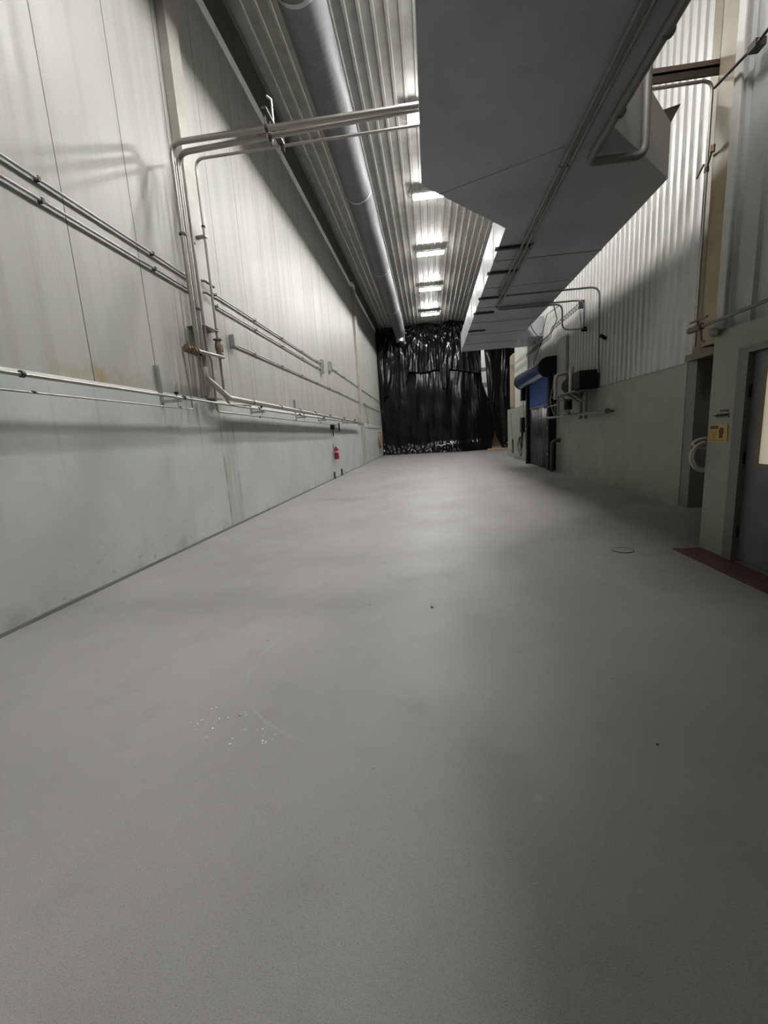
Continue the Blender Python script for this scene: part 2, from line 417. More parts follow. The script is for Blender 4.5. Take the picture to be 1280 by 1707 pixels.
for a in (box(bm, 3.108, 3.13, 4.395, 4.43, 1.0, 1.95), box(bm, 3.108, 3.13, 3.79, 3.82, 1.0, 1.95), box(bm, 3.108, 3.13, 3.82, 4.395, 1.0, 1.025), box(bm, 3.108, 3.13, 3.82, 4.395, 1.925, 1.95)): pass
obj('glazing_bead', bm, M['tan'], leaf)
for z in (0.32, 1.07, 1.72):
    bm = B(); cyl(bm, (3.108, 4.56, z - 0.06), (3.108, 4.56, z + 0.06), 0.012); obj('hinge', bm, M['black'], d, 40)
bm = B(); box(bm, 3.10, 3.13, 3.68, 3.72, 0.9, 1.2); cyl(bm, (3.08, 3.70, 1.05), (3.08, 3.86, 1.05), 0.012); obj('door_handle', bm, M['steel'], d)

# ------------------------------------------------------------------ lamps
def make_lamp():
    t = thing('high_bay_lamp', '', 'ceiling lamp', (0, 0, 9.345), 'ceiling lamps in a row down the hall')
    bm = B(); bevbox(bm, -0.60, 0.60, -0.17, 0.17, 9.385, 9.45, 0.015); hs = obj('lamp_housing', bm, M['white'], t)
    bm = B(); bevbox(bm, -0.58, 0.58, -0.155, 0.155, 9.345, 9.392, 0.02); obj('lamp_lens', bm, M['lens'], t)
    for x in (-0.5, 0.5):
        bm = B(); cyl(bm, (x, 0, 9.44), (x, 0, 9.60), 0.006, 6); obj('hanger', bm, M['darkst'], t)
    bm = B(); tube(bm, [(-0.6, 0.05, 9.42), (-0.72, 0.02, 9.40), (-0.76, -0.05, 9.47), (-0.70, -0.16, 9.54), (-0.62, -0.25, 9.60)], 0.007, 6, 0.05)
    obj('power_cord', bm, M['black'], t, 60)
    return t
lamp0 = make_lamp()
def dup(root, loc):
    r = root.copy(); COL.objects.link(r); r.location = loc
    for ch in list(root.children):
        c = ch.copy(); COL.objects.link(c); c.parent = r
        for g in ch.children:
            h = g.copy(); COL.objects.link(h); h.parent = c
    return r
lamps = [(12.25, 'ceiling lamp mostly hidden by the big duct, beside the crossing pipes'),
         (15.85, 'largest fully seen bright ceiling lamp, at the corner of the big grey duct'),
         (20.5, 'bright ceiling lamp, second of the four in full view from the big duct'),
         (25.2, 'bright ceiling lamp, third of the four in full view from the big duct'),
         (30.2, 'farthest bright ceiling lamp, just before the black plastic curtain'),
         (8.3, 'near ceiling lamp above the frame, over the big grey duct'),
         (4.2, 'ceiling lamp directly overhead above the big grey duct'),
         (0.1, 'unseen ceiling lamp over the viewer behind the big grey duct, added to brighten the near floor')]  # last lamp is out of view, added to lift the near floor brightness
for i, (y, lab) in enumerate(lamps):
    o = lamp0 if i == 0 else dup(lamp0, (0, 0, 0))
    o.location = (0.36, y, 9.345); o['label'] = lab

# ------------------------------------------------------------------ ducts
t = thing('ventilation_duct', 'large grey rectangular ventilation duct hung under the ceiling, narrowing halfway', 'air duct', (1.1, 1.0, 4.8))
bm = B(); prism(bm, [(0.03, YB), (2.16, YB), (2.16, 5.66), (0.03, 5.66)], 4.8, 5.72); obj('main_trunk', bm, M['duct'], t)
bm = B()
lo = [(0.03, 5.66), (2.16, 5.66), (3.45, 6.98), (3.45, 7.92), (1.40, 7.92), (0.03, 6.38)]
ht = [5.72, 5.72, 5.48, 5.48, 5.48, 5.72]
L = [bm.verts.new((x, y, 4.8)) for x, y in lo]; H = [bm.verts.new((x, y, h)) for (x, y), h in zip(lo, ht)]
bm.faces.new(L[::-1]); bm.faces.new((H[0], H[1], H[2], H[3])); bm.faces.new((H[0], H[3], H[4], H[5]))
for i in range(6): bm.faces.new((L[i], L[(i + 1) % 6], H[(i + 1) % 6], H[i]))
tr = obj('transition_piece', bm, M['duct'], t)
bm = B(); prism(bm, [(1.40, 7.92), (3.45, 7.92), (3.45, 18.75), (1.46, 18.75)], 4.8, 5.48); ft = obj('narrow_trunk', bm, M['duct'], t)
bm = B(); prism(bm, [(3.45, 16.85), (4.30, 16.85), (4.30, 18.78), (3.45, 18.78)], 4.79, 5.47); obj('wall_branch', bm, M['duct'], t)
for y in (9.3, 10.9, 12.5, 14.1, 15.7, 17.3):
    x = 1.40 + 0.06 * (y - 7.92) / 10.83
    bm = B(); box(bm, x - 0.012, 3.462, y, y + 0.022, 4.788, 5.492); obj('seam', bm, M['galv'], ft)
for p0, p1 in (((1.84, 5.93), (0.25, 6.66)), ):
    bm = B(); tube(bm, [(p0[0], p0[1], 4.797), (p1[0], p1[1], 4.797)], 0.006, 6); obj('seam', bm, M['galv'], tr)
bm = B(); box(bm, 0.026, 2.164, 2.2, 2.23, 4.792, 5.728); obj('seam', bm, M['duct'], t)
for x, y in ((0.4, 2.0), (1.8, 2.0), (0.4, 5.0), (1.8, 5.0), (1.7, 9.0), (3.2, 9.0), (1.7, 13.0), (3.2, 13.0), (1.7, 17.5), (3.2, 17.5)):
    bm = B(); cyl(bm, (x, y, 5.4), (x, y, 9.6), 0.008, 6); obj('hanger_rod', bm, M['darkst'], t)

for i, (y, x0, x1, lab) in enumerate(((8.66, 1.37, 1.98, 'dark strut under the duct, nearest of the short ones'), (9.88, 1.39, 2.0, 'dark strut under the duct, second of the short ones'),
                         (11.6, 1.40, 2.02, 'dark strut under the duct where a conduit turns off'), (12.97, 1.42, 1.96, 'dark strut under the duct at the end of the conduits'),
                         (15.1, 1.45, 1.99, 'farthest short dark strut under the duct'))):
    bm = B()
    box(bm, x0 - 0.03, x1, y - 0.04, y + 0.04, 4.755, 4.765); box(bm, x0 - 0.03, x1, y - 0.04, y - 0.034, 4.755, 4.797); box(bm, x0 - 0.03, x1, y + 0.034, y + 0.04, 4.755, 4.797)
    tag(obj('support_strut', bm, M['darkst']), lab, 'strut', 'struts under the narrow duct')

def pipe(name, label, cat, pts, r, mat, fr=0.06, clips=None, clip_mat='darkst', group=None, seg=18, clip_size=1.45):
    c = Vector(pts[0])
    t = thing(name, label, cat, c, group)
    bm = B(); tube(bm, pts, r, seg, fr); obj('tube', bm, M[mat], t, 50)
    for a, b in (clips or []):
        bm = B(); cyl(bm, a, b, r * clip_size, 12); obj('clamp', bm, M[clip_mat], t, 50)
    return t
def ycl(x, z, ys, w=0.03): return [((x, y, z), (x, y + w, z)) for y in ys]

zc = 4.735
pipe('conduit', 'thin conduit under the duct turning to the right wall and running down it', 'conduit',
     [(1.80, YB + 0.1, zc), (1.80, 11.4, zc), (4.22, 11.4, zc), (4.22, 11.33, 2.72)], 0.022, 'greyduct', 0.22, ycl(1.80, zc, (3, 6.2, 8.65, 9.87, 11.0)), clip_size=1.12, group='conduits under the duct')
pipe('conduit', 'thin conduit under the duct turning to the wall and ending at a small fitting', 'conduit',
     [(1.89, YB + 0.1, zc), (1.89, 12.42, zc), (4.22, 12.42, zc), (4.22, 12.42, 4.02)], 0.022, 'greyduct', 0.22, ycl(1.89, zc, (3, 6.2, 8.65, 9.87, 11.6)), clip_size=1.12, group='conduits under the duct')
pipe('conduit', 'thin conduit under the duct that drops beside it and bends back to the wall', 'conduit',
     [(1.98, 8.5, zc), (1.98, 12.62, zc), (3.72, 12.62, zc), (3.72, 12.62, 4.06), (4.24, 12.5, 4.03)], 0.022, 'greyduct', 0.2, ycl(1.98, zc, (8.65, 9.87, 11.6)), clip_size=1.12, group='conduits under the duct')
pipe('hooked_pipe', 'thick grey pipe under the duct edge with a hooked upturned end', 'pipe',
     [(2.13, YB + 0.1, 4.70), (2.10, 6.16, 4.70), (2.76, 6.16, 4.70), (2.76, 6.16, 6.6)], 0.048, 'framegrey', 0.12, ycl(2.12, 4.70, (2.0, 4.4, 5.3), 0.03), clip_size=1.25)
pipe('grey_pipe', 'slim grey pipe beside the duct edge, running parallel to the hooked pipe', 'pipe',
     [(2.24, YB + 0.1, 4.86), (2.24, 5.4, 4.86)], 0.028, 'galv', 0.1)
bm = B()
box(bm, 4.18, 4.24, 12.28, 12.46, 3.98, 4.04); cyl(bm, (4.10, 12.2, 3.93), (4.22, 12.2, 3.93), 0.035)
tag(obj('junction_fitting', bm, M['black']), 'small black fitting on the ribbed wall where two conduits meet', 'fitting')
bm = B(); cyl(bm, (4.30, 11.18, 3.50), (4.16, 11.1, 3.56), 0.04); tag(obj('wall_sensor', bm, M['black'], smooth=40), 'small black round fitting beside the conduit on the ribbed wall', 'fitting')

# spiral duct
t = thing('spiral_duct', 'long round galvanised spiral duct under the ceiling by the left wall', 'air duct', (-1.86, 14, 8.51))
bm = B(); tube(bm, [(-1.86, YB + 0.05, 8.9), (-1.86, 32.4, 8.9)], 0.40, 48); obj('duct_body', bm, M['spiral'], t, 40)
for y in (2.0, 8.0, 14.0, 20.0, 26.0):
    bm = B(); tube(bm, [(-1.86, y, 8.9), (-1.86, y + 0.08, 8.9)], 0.412, 48); c = obj('collar', bm, M['galv'], t, 40)
    bm = B(); cyl(bm, (-1.86, y + 0.04, 9.28), (-1.86, y + 0.04, 9.62), 0.008, 6); obj('hanger_rod', bm, M['darkst'], c)
bm = B(); tube(bm, [(-1.86, 32.1, 8.9), (-1.86, 32.45, 8.87), (-1.86, 32.66, 8.6), (-1.86, 32.66, 8.3)], 0.36, 32, 0.1); obj('end_elbow', bm, M['galv'], t, 60)

# ------------------------------------------------------------------ pipes crossing the hall
xw = -3.5
tA = pipe('crossing_pipe', 'upper slim stainless pipe crossing below the ceiling, down the left wall', 'pipe',
     [(xw, 6.47, 2.30), (xw, 6.47, 5.80), (1.9, 6.47, 5.80)], 0.037, 'steel', 0.16, [((xw, 6.47, z), (xw, 6.47, z + 0.03)) for z in (2.9, 4.6)], group='pipes crossing the hall')
tB = pipe('crossing_pipe', 'thick stainless pipe crossing below the ceiling, middle of the three', 'pipe',
     [(xw, 6.60, 2.60), (xw, 6.60, 5.745), (2.1, 6.60, 5.90)], 0.037, 'steel', 0.2, [((xw, 6.60, z), (xw, 6.60, z + 0.03)) for z in (3.6,)], group='pipes crossing the hall')
tC = pipe('service_pipe', 'slim pipe on the left wall with an offset jog, running on under the thick one', 'pipe',
     [(xw, 6.76, 5.72), (xw, 6.76, 3.02), (xw, 6.84, 2.88), (xw, 6.82, 2.075), (xw, 15.9, 2.035)], 0.0145, 'steel', 0.08,
     [((xw, 6.77, z), (xw, 6.77, z + 0.03)) for z in (3.3, 4.6)] + ycl(xw, 2.06, (8.6, 11.0, 13.6)))
tD = pipe('crossing_pipe', 'lowest slim pipe crossing the hall, passing over the duct to the right column', 'pipe',
     [(xw, 7.15, 2.36), (xw, 7.15, 5.98), (4.04, 7.15, 6.02), (4.04, 7.15, 2.55)], 0.021, 'steel', 0.14, [((xw, 7.15, z), (xw, 7.15, z + 0.03)) for z in (3.42, 5.0)] + [((4.04, 7.15, 4.9), (4.04, 7.15, 4.96))], group='pipes crossing the hall')
# valve on pipe D
bm = B()
cyl(bm, (xw, 7.15, 3.27), (xw, 7.15, 3.29), 0.07); cyl(bm, (xw, 7.15, 3.03), (xw, 7.15, 3.05), 0.07)
tube(bm, [(xw, 7.15, 3.29), (xw, 7.15, 3.24), (xw, 7.15, 3.16), (xw, 7.15, 3.08), (xw, 7.15, 3.03)], [0.04, 0.045, 0.06, 0.045, 0.04], 14)
cyl(bm, (xw, 7.15, 3.16), (xw, 7.29, 3.16), 0.018); cyl(bm, (xw, 7.27, 3.10), (xw, 7.27, 3.22), 0.022); cyl(bm, (xw, 7.15, 3.05), (xw, 7.30, 3.05), 0.01)
obj('valve', bm, M['brass'], tD, 40)
for z in (3.41, 5.0, 4.55):
    pass
# riser stand-offs to the wall
for z, y0, lab in ((4.15, 7.15, 'rusty pipe bracket between riser and column, upper'), (3.97, 7.15, 'rusty pipe bracket between riser and column, lower')):
    bm = B(); tube(bm, [(XL + 0.02, 7.0, z + 0.05), (-3.58, 7.12, z + 0.05), (-3.54, 7.34, z + 0.02)], 0.02, 8, 0.05)
    tag(obj('pipe_bracket', bm, M['tan']), lab, 'bracket')
bm = B(); box(bm, XL, -3.47, 7.1, 7.2, 4.86, 4.88); tag(obj('riser_clamp_bar', bm, M['galv']), 'flat clamp bar behind the riser pipes above the conduits', 'bracket')
bm = B(); box(bm, XL, -3.47, 6.72, 7.2, 3.412, 3.425); tag(obj('riser_clamp_bar', bm, M['galv']), 'flat clamp bar behind the riser pipes above the valve', 'bracket')
# cross bar manifold with valve cluster
t = thing('drain_manifold', 'short horizontal pipe with corroded valve on its left, across the riser pipes', 'pipe', (-3.40, 6.1, 2.9))
bm = B(); tube(bm, [(-3.42, 6.20, 2.93), (-3.42, 7.12, 2.985)], 0.028, 12); tube(bm, [(-3.42, 7.10, 2.985), (-3.5, 7.15, 2.985)], 0.028, 12); obj('tube', bm, M['steel'], t, 50)
bm = B()
for y in (6.0, 6.08, 6.17, 6.25): cyl(bm, (-3.42, y, 2.92), (-3.42, y + 0.025, 2.92), 0.058)
cyl(bm, (-3.42, 5.97, 2.92), (-3.42, 6.28, 2.92), 0.035); cyl(bm, (-3.42, 6.05, 2.92), (-3.42, 6.05, 3.02), 0.014); cyl(bm, (-3.42, 6.05, 2.92), (-3.30, 6.05, 2.92), 0.014)
obj('valve', bm, M['brass'], t, 40)
pipe('drain_pipe', 'thinnest stainless pipe along the left wall below the rail, rising to the manifold valve', 'pipe',
     [(xw, YB + 0.1, 2.09), (xw, 6.09, 2.07), (xw, 6.03, 2.95)], 0.0095, 'steel', 0.04, ycl(xw, 2.08, (3.5, 5.75)))
pipe('long_pipe', 'long straight stainless pipe along the left wall, running the whole visible length', 'pipe',
     [(xw, YB + 0.1, 2.235), (xw, 22.6, 2.19)], 0.0185, 'steel', 0, ycl(xw, 2.225, (3.42, 5.88, 8.6, 11.4, 14.0, 17.0, 20.0)), seg=14, clip_size=1.7)
pipe('wrapped_pipe', 'thick wrapped pipe sweeping off the riser and along the left wall above the long pipe', 'pipe',
     [(xw, 6.60, 2.75), (xw, 6.58, 2.60), (xw, 7.30, 2.34), (xw, 21.6, 2.27)], 0.046, 'insul', 0.18, ycl(xw, 2.335, (8.3, 9.9, 11.4, 13.0, 15.0, 17.5, 20.0), 0.04), seg=14, clip_size=1.15)
bm = B(); tube(bm, [(xw, 7.3, 2.225), (xw, 8.2, 2.27)], 0.022, 10); tube(bm, [(xw, 7.3, 2.225), (xw, 7.15, 2.36)], 0.022, 10)
tag(obj('link_pipe', bm, M['steel'], smooth=50), 'short link pipe below the bend of the wrapped pipe', 'pipe')
# wall brackets carrying the pipe run
def bracket(y, lab, top=0.30, dr=True):
    t = thing('wall_bracket', lab, 'bracket', (XL + 0.03, y, 2.15), 'brackets under the pipe run')
    bm = B(); box(bm, XL, XL + 0.05, y - 0.03, y + 0.03, 2.12, 2.24 + top); obj('strut_channel', bm, M['galv'], t)
    bm = B(); box(bm, XL, -3.44, y - 0.025, y + 0.025, 2.15, 2.19); obj('strut_arm', bm, M['galv'], t)
    bm = B(); tube(bm, [(xw, y, 2.19), (xw, y + 0.0, 2.29)], 0.008, 6); box(bm, xw - 0.02, xw + 0.02, y - 0.02, y + 0.02, 2.255, 2.29); obj('pipe_bolt', bm, M['black'], t)
    bm = B(); tube(bm, [(xw, y, 2.15), (xw, y, 2.08)], 0.006, 6); obj('drop_rod', bm, M['galv'], t)
for y, lab in ((0.6, 'steel wall bracket carrying the left pipes, before the left frame edge'), (3.1, 'steel wall bracket at the left edge of the frame'), (5.72, 'steel wall bracket with upright channel left of the riser pipes'),
               (8.75, 'steel wall bracket just right of the riser pipes'), (11.8, 'steel wall bracket with upright channel midway to the extinguisher'),
               (14.2, 'steel wall bracket before the red extinguisher'), (18.2, 'steel wall bracket past the red extinguisher'), (22.4, 'last steel wall bracket at the far end of the pipes')):
    bracket(y, lab, 0.42 if y in (3.1, 5.72, 11.8, 22.4) else 0.06)
# hanger where the pipes leave the wall
t = thing('pipe_hanger', 'threaded steel hanger holding the crossing pipes near the ceiling edge', 'hanger', (-2.08, 6.7, 5.6))
bm = B()
cyl(bm, (-2.08, 6.47, 5.68), (-2.08, 6.47, 6.02), 0.012, 8); cyl(bm, (-2.06, 6.60, 5.66), (-2.06, 6.60, 5.98), 0.012, 8); cyl(bm, (-2.04, 7.15, 5.9), (-2.04, 7.15, 6.1), 0.01, 8)
box(bm, -2.10, -2.03, 6.40, 7.2, 5.99, 6.02); obj('cross_channel', bm, M['darkst'], t)
bm = B(); tube(bm, [(-2.10, 6.9, 6.0), (-2.10, 6.9, 6.44), (-2.16, 6.86, 6.47)], 0.016, 10, 0.03); obj('drop_rod', bm, M['galv'], t, 50)
for y, z, r in ((6.47, 5.80, 0.05), (6.60, 5.77, 0.05), (7.15, 5.985, 0.032)):
    bm = B(); cyl(bm, (-2.09, y, z), (-2.05, y, z), r); obj('ring_clamp', bm, M['darkst'], t, 40)
# dark beam over the right bay
bm = B(); box(bm, 2.3, 4.25, 7.06, 7.24, 6.12, 6.14); box(bm, 2.3, 4.25, 7.06, 7.08, 6.12, 6.20); box(bm, 2.3, 4.25, 7.22, 7.24, 6.12, 6.20)
tag(obj('steel_channel', bm, M['brown']), 'brown steel channel beam running from the big duct to the tan column', 'beam')
bm = B(); L = [(3.44, 7.40), (3.78, 7.40), (3.60, 7.62)]
prism_xz(bm, [(3.40, 5.86), (3.77, 5.93), (3.60, 5.62), (3.46, 5.50)], 7.38, 7.44)
tag(obj('gusset_plate', bm, M['brown']), 'reddish brown triangular plate at the corner of the duct', 'plate')

# right column and its pipes
bm = B()
box(bm, 4.0, 4.02, 6.50, 6.95, 2.5, ZC); box(bm, 4.28, 4.3, 6.50, 6.95, 2.5, ZC); box(bm, 4.02, 4.28, 6.72, 6.74, 2.5, ZC); box(bm, 4.0, 4.3, 6.94, 6.95, 2.5, ZC)
tag(obj('steel_column', bm, M['tan']), 'tan painted steel column in the recess right of the ribbed wall', 'column')
t = thing('handrail_pipe', 'brown pipe along the near right wall ending in a valve at the column', 'pipe', (3.0, 4.0, 2.4))
bm = B(); tube(bm, [(3.0, YB + 0.1, 2.50), (3.0, 5.28, 2.47)], 0.018, 10); obj('tube', bm, M['framegrey'], t, 50)
bm = B(); cyl(bm, (3.0, 5.20, 2.47), (3.0, 5.42, 2.47), 0.035); cyl(bm, (3.0, 5.28, 2.47), (3.0, 5.28, 2.55), 0.012); box(bm, 2.99, 3.01, 5.12, 5.42, 2.545, 2.56)
tube(bm, [(3.0, 5.22, 2.47), (3.0, 5.20, 2.33), (3.03, 5.18, 2.30)], 0.012, 8, 0.03); obj('valve', bm, M['brass'], t, 40)
bm = B(); tube(bm, [(3.04, 5.10, 2.39), (3.03, 5.04, 2.37), (3.05, 4.98, 2.36)], [0.03, 0.05, 0.03], 12); tag(obj('drain_elbow', bm, M['greyduct'], smooth=50), 'grey elbow on top of the white block pier by the door', 'pipe')
t = thing('bracket_arm', 'dark diagonal arm bolted high on the near right wall', 'bracket', (3.0, 5.0, 4.7))
bm = B(); tube(bm, [(3.02, 5.3, 4.78), (3.02, 4.72, 4.72), (3.04, 4.5, 4.76)], 0.014, 8, 0.03); obj('arm', bm, M['darkst'], t, 50)
bm = B(); box(bm, 3.0, 3.09, 4.72, 4.82, 4.70, 4.76); obj('mount', bm, M['darkst'], t)
t = thing('riser_valve', 'small rusty valve clamped to the white pipe beside the tan column', 'valve', (4.0, 7.0, 4.9))
bm = B(); cyl(bm, (3.93, 6.85, 5.03), (4.05, 7.15, 4.98), 0.014); cyl(bm, (3.93, 6.85, 4.99), (3.93, 6.85, 5.07), 0.03); tube(bm, [(4.0, 7.15, 5.0), (4.0, 7.3, 4.90)], 0.014, 8); obj('body', bm, M['brass'], t, 40)

# ------------------------------------------------------------------ left wall conduits
def wall_conduit(lab, y0, y1, z0, z1, mids=(), box_at=None, box_sz=0.07):
    x = XL + 0.035
    pts = [(x, y0, z0)] + [(x, a, b) for a, b in mids] + [(x, y1, z1)]
    t = thing('wall_conduit', lab, 'conduit', (x, y0, z0), 'conduits on the left wall')
    bm = B(); tube(bm, pts, 0.016, 12, 0.1); obj('tube', bm, M['galv'], t, 50)
    ys = []; y = y0 + 1.0
    while y < y1 - 0.3: ys.append(y); y += 1.75
    for y in ys:
        f = (y - y0) / (y1 - y0); z = z0 + (z1 - z0) * f
        if mids: z = None
        if z is None:
            P = [(p[1], p[2]) for p in pts]
            for (a, za), (b, zb) in zip(P, P[1:]):
                if a <= y <= b: z = za + (zb - za) * (y - a) / (b - a)
        bm = B(); box(bm, XL, x + 0.021, y, y + 0.03, z - 0.023, z + 0.023); obj('clamp', bm, M['darkst'], t)
    if box_at is not None:
        by, bz = box_at
        bm = B(); bevbox(bm, XL, XL + 0.11, by - box_sz, by + box_sz, bz - box_sz * 1.5, bz + box_sz * 1.5, 0.008); obj('junction_box', bm, M['galv'], t)
    return t
wall_conduit('upper of two long parallel conduits running high along the left wall', YB, 15.28, 4.215, 4.19, box_at=(15.3, 4.19), box_sz=0.09)
wall_conduit('lower of two long parallel conduits running high along the left wall', YB, 15.22, 4.03, 3.99, box_at=(15.24, 3.97), box_sz=0.09)
wall_conduit('conduit starting at a small grey box right of the riser and reaching the curtain', 8.30, 33.3, 3.46, 3.40, mids=((18.2, 3.46), (22.3, 3.42)), box_at=(8.24, 3.50), box_sz=0.075)
wall_conduit('conduit highest at the far end of the left wall, above the extinguisher', 16.7, 33.3, 4.28, 4.12, box_at=(16.6, 4.28), box_sz=0.12)
wall_conduit('short conduit near the curtain at the top of the painted base', 25.0, 31.5, 2.09, 2.05)
t = thing('bent_pipe', 'hooked thin pipe on the left wall beyond the last pipes', 'pipe', (XL + 0.1, 24, 2.3))
bm = B(); tube(bm, [(XL + 0.02, 23.98, 3.4), (XL + 0.22, 24.0, 3.42), (XL + 0.25, 24.6, 2.25)], 0.03, 8, 0.06); obj('tube', bm, M['galv'], t, 50)

# extinguisher
y0 = 16.1; x0 = XL + 0.15
t = thing('fire_extinguisher', 'red fire extinguisher hanging on the left wall', 'fire extinguisher', (x0, y0, 0.74))
bm = B(); tube(bm, [(x0, y0, 0.74), (x0, y0, 0.76), (x0, y0, 1.10), (x0, y0, 1.15), (x0, y0, 1.19), (x0, y0, 1.21)], [0.085, 0.095, 0.095, 0.08, 0.045, 0.03], 20); body = obj('cylinder_body', bm, M['red'], t, 50)
bm = B(); tube(bm, [(x0, y0, 0.99), (x0, y0, 1.06)], 0.0965, 20); obj('paper_label', bm, M['white'], body, 50)
bm = B(); cyl(bm, (x0, y0, 1.20), (x0, y0, 1.25), 0.025); box(bm, x0 - 0.012, x0 + 0.012, y0 - 0.02, y0 + 0.16, 1.25, 1.265); box(bm, x0 - 0.012, x0 + 0.012, y0 - 0.02, y0 + 0.14, 1.285, 1.30); obj('valve_handle', bm, M['white'], t)
bm = B(); tube(bm, [(x0, y0 - 0.02, 1.24), (x0 + 0.02, y0 - 0.13, 1.20), (x0 + 0.02, y0 - 0.14, 1.0), (x0 + 0.02, y0 - 0.12, 0.85)], 0.012, 8, 0.05); obj('discharge_hose', bm, M['black'], t, 50)
bm = B(); box(bm, XL + 0.02, x0 - 0.08, y0 - 0.03, y0 + 0.03, 1.0, 1.33); obj('wall_hook', bm, M['galv'], t)
t = thing('isolator_switch', 'dark isolator switch with its white plate on the left wall above the extinguisher', 'switch', (XL + 0.06, 16.3, 1.8))
bm = B(); bevbox(bm, XL + 0.03, XL + 0.16, 15.9, 16.15, 1.88, 2.08, 0.02); cyl(bm, (XL + 0.1, 16.02, 1.88), (XL + 0.1, 16.02, 1.62), 0.018); obj('switch_box', bm, M['black'], t)
bm = B(); box(bm, XL + 0.03, XL + 0.045, 16.35, 17.15, 1.84, 2.12); obj('white_plate', bm, M['white'], t)
bm = B(); cyl(bm, (XL + 0.08, 17.3, 1.82), (XL + 0.08, 17.3, 2.16), 0.03); obj('drop_pipe', bm, M['darkst'], t, 50)
for y, lab in ((15.85, 'short dark stub pipe at the wall foot under the extinguisher'), (17.2, 'short dark stub pipe at the wall foot beyond the extinguisher')):
    bm = B(); cyl(bm, (XL + 0.07, y, 0.0), (XL + 0.07, y, 0.27), 0.035); tag(obj('stub_pipe', bm, M['darkst'], smooth=40), lab, 'pipe')
t = thing('coiled_hose', 'brown hose hanging in loops on the left wall next to the curtain', 'hose', (XL + 0.1, 31.0, 0.5))
for k, (w, h) in enumerate(((0.45, 0.62), (0.36, 0.50), (0.52, 0.42))):
    bm = B(); P = [(XL + 0.09 + 0.05 * k, 31.2 + w * math.sin(a), 1.35 + h * math.cos(a) - 0.1 * k) for a in (2 * PI * i / 24 for i in range(25))]
    tube(bm, P, 0.035, 8); obj('loop', bm, M['rust'], t, 60)
bm = B(); box(bm, XL + 0.03, XL + 0.25, 31.1, 31.3, 1.86, 1.95); obj('hook', bm, M['white'], t)

# ------------------------------------------------------------------ black plastic curtain
def lerp_path(path, z):
    path = sorted(path)
    if z <= path[0][0]: return path[0][1]
    for (a, xa), (b, xb) in zip(path, path[1:]):
        if z <= b: return xa + (xb - xa) * (z - a) / (b - a)
    return path[-1][1]
def fold(s):   # rounded-crest, sharp-valley pleat
    s = s % 1.0
    return abs(2 * s - 1) ** 0.7
PINS = [(-3.7, 9.55), (-2.6, 9.5), (-0.16, 9.5), (1.93, 9.56), (4.0, 9.5), (6.6, 9.5)]
def sheet(name, y, zt, zb, left, right, nx, nz, amp, seed, pins=True):
    bm = B(); rows = []
    for j in range(nz + 1):
        v = j / nz; row = []
        for i in range(nx + 1):
            u = i / nx
            zt_, zb_ = zt(u), zb(u)
            z = zb_ + (zt_ - zb_) * v
            xa, xb = lerp_path(left, z), lerp_path(right, z)
            x = xa + (xb - xa) * u
            q = Vector((x * 0.9 + seed, z * 0.16, seed * 1.7))
            warp = noise.noise(q) * 0.9
            dy = amp * 0.55 * fold(x * 1.15 + warp + seed) + amp * 0.22 * fold(x * 3.1 + 1.6 * noise.noise(Vector((x * 0.7, z * 0.35, seed))))
            if pins:
                wsum = 0; d2 = 0
                for k, (px, pz) in enumerate(PINS):
                    dx, dz = x - px, max(0.02, pz - z + 0.25)
                    r = math.hypot(dx, dz); w = math.exp(-r / 1.7)
                    th = math.atan2(dx, dz)
                    d2 += w * fold(th * 3.1 + k * 0.37 + 0.25 * noise.noise(Vector((x, z, k)))) ; wsum += w
                dy += amp * 1.5 * d2
            dy += 0.08 * noise.noise(Vector((x * 1.1, z * 0.5, seed + 5)))
            if z < 0.9:
                g = (0.9 - z) / 0.9
                pile = math.exp(-((x - 2.3) / 1.7) ** 2)
                dy += g * g * (0.25 + 0.9 * pile) + g * pile * 0.22 * abs(noise.noise(Vector((x * 2.6, z * 3.0, 3.3))))
                dy -= g * g * 0.2 * noise.noise(Vector((x * 1.3, seed, 2)))
                dy += g * 0.12 * noise.noise(Vector((x * 4, z * 6, 7)))
            row.append(bm.verts.new((x, y - dy, max(z, 0.005))))
        rows.append(row)
    for j in range(nz):
        for i in range(nx):
            bm.faces.new((rows[j][i], rows[j][i + 1], rows[j + 1][i + 1], rows[j + 1][i]))
    o = obj(name, bm, M['plastic'], cur, 70)
    md = o.modifiers.new('thickness', 'SOLIDIFY'); md.thickness = 0.006; md.offset = 0
    return o
cur = thing('plastic_curtain', 'black polythene curtain closing off the far end of the hall', 'curtain', (0.3, 33.5, 0))
sheet('lower_sheet', 33.72, lambda u: 9.62, lambda u: 0.0, [(0, XL + 0.02), (9.6, XL + 0.02)],
      [(0, 4.72), (1.23, 5.0), (2.4, 4.95), (3.7, 4.62), (5.0, 4.16), (6.3, 4.03), (9.6, 4.05)], 230, 130, 0.035, 1.3, False)
def up_bottom(u):
    if u < 0.18: return 3.4 + 2.2 * noise.noise(Vector((u * 6, 0, 0)))
    if u < 0.30: return 3.4 + (u - 0.18) / 0.12 * 2.75
    if u < 0.60: return 6.15 + 0.06 * math.sin(u * 25)
    if u < 0.70: return 6.15 - 1.4 * math.sin((u - 0.60) / 0.10 * PI)
    return 6.2 - (u - 0.7) * 1.6
sheet('upper_sheet', 33.42, lambda u: 9.60 - 0.22 * abs(math.sin(u * 4.0 * PI + 0.25)) * (0.4 if u > 0.2 else 1), up_bottom, [(0, XL + 0.03), (9.6, XL + 0.03)], [(0, 4.02), (9.6, 4.04)], 260, 110, 0.13, 4.2)
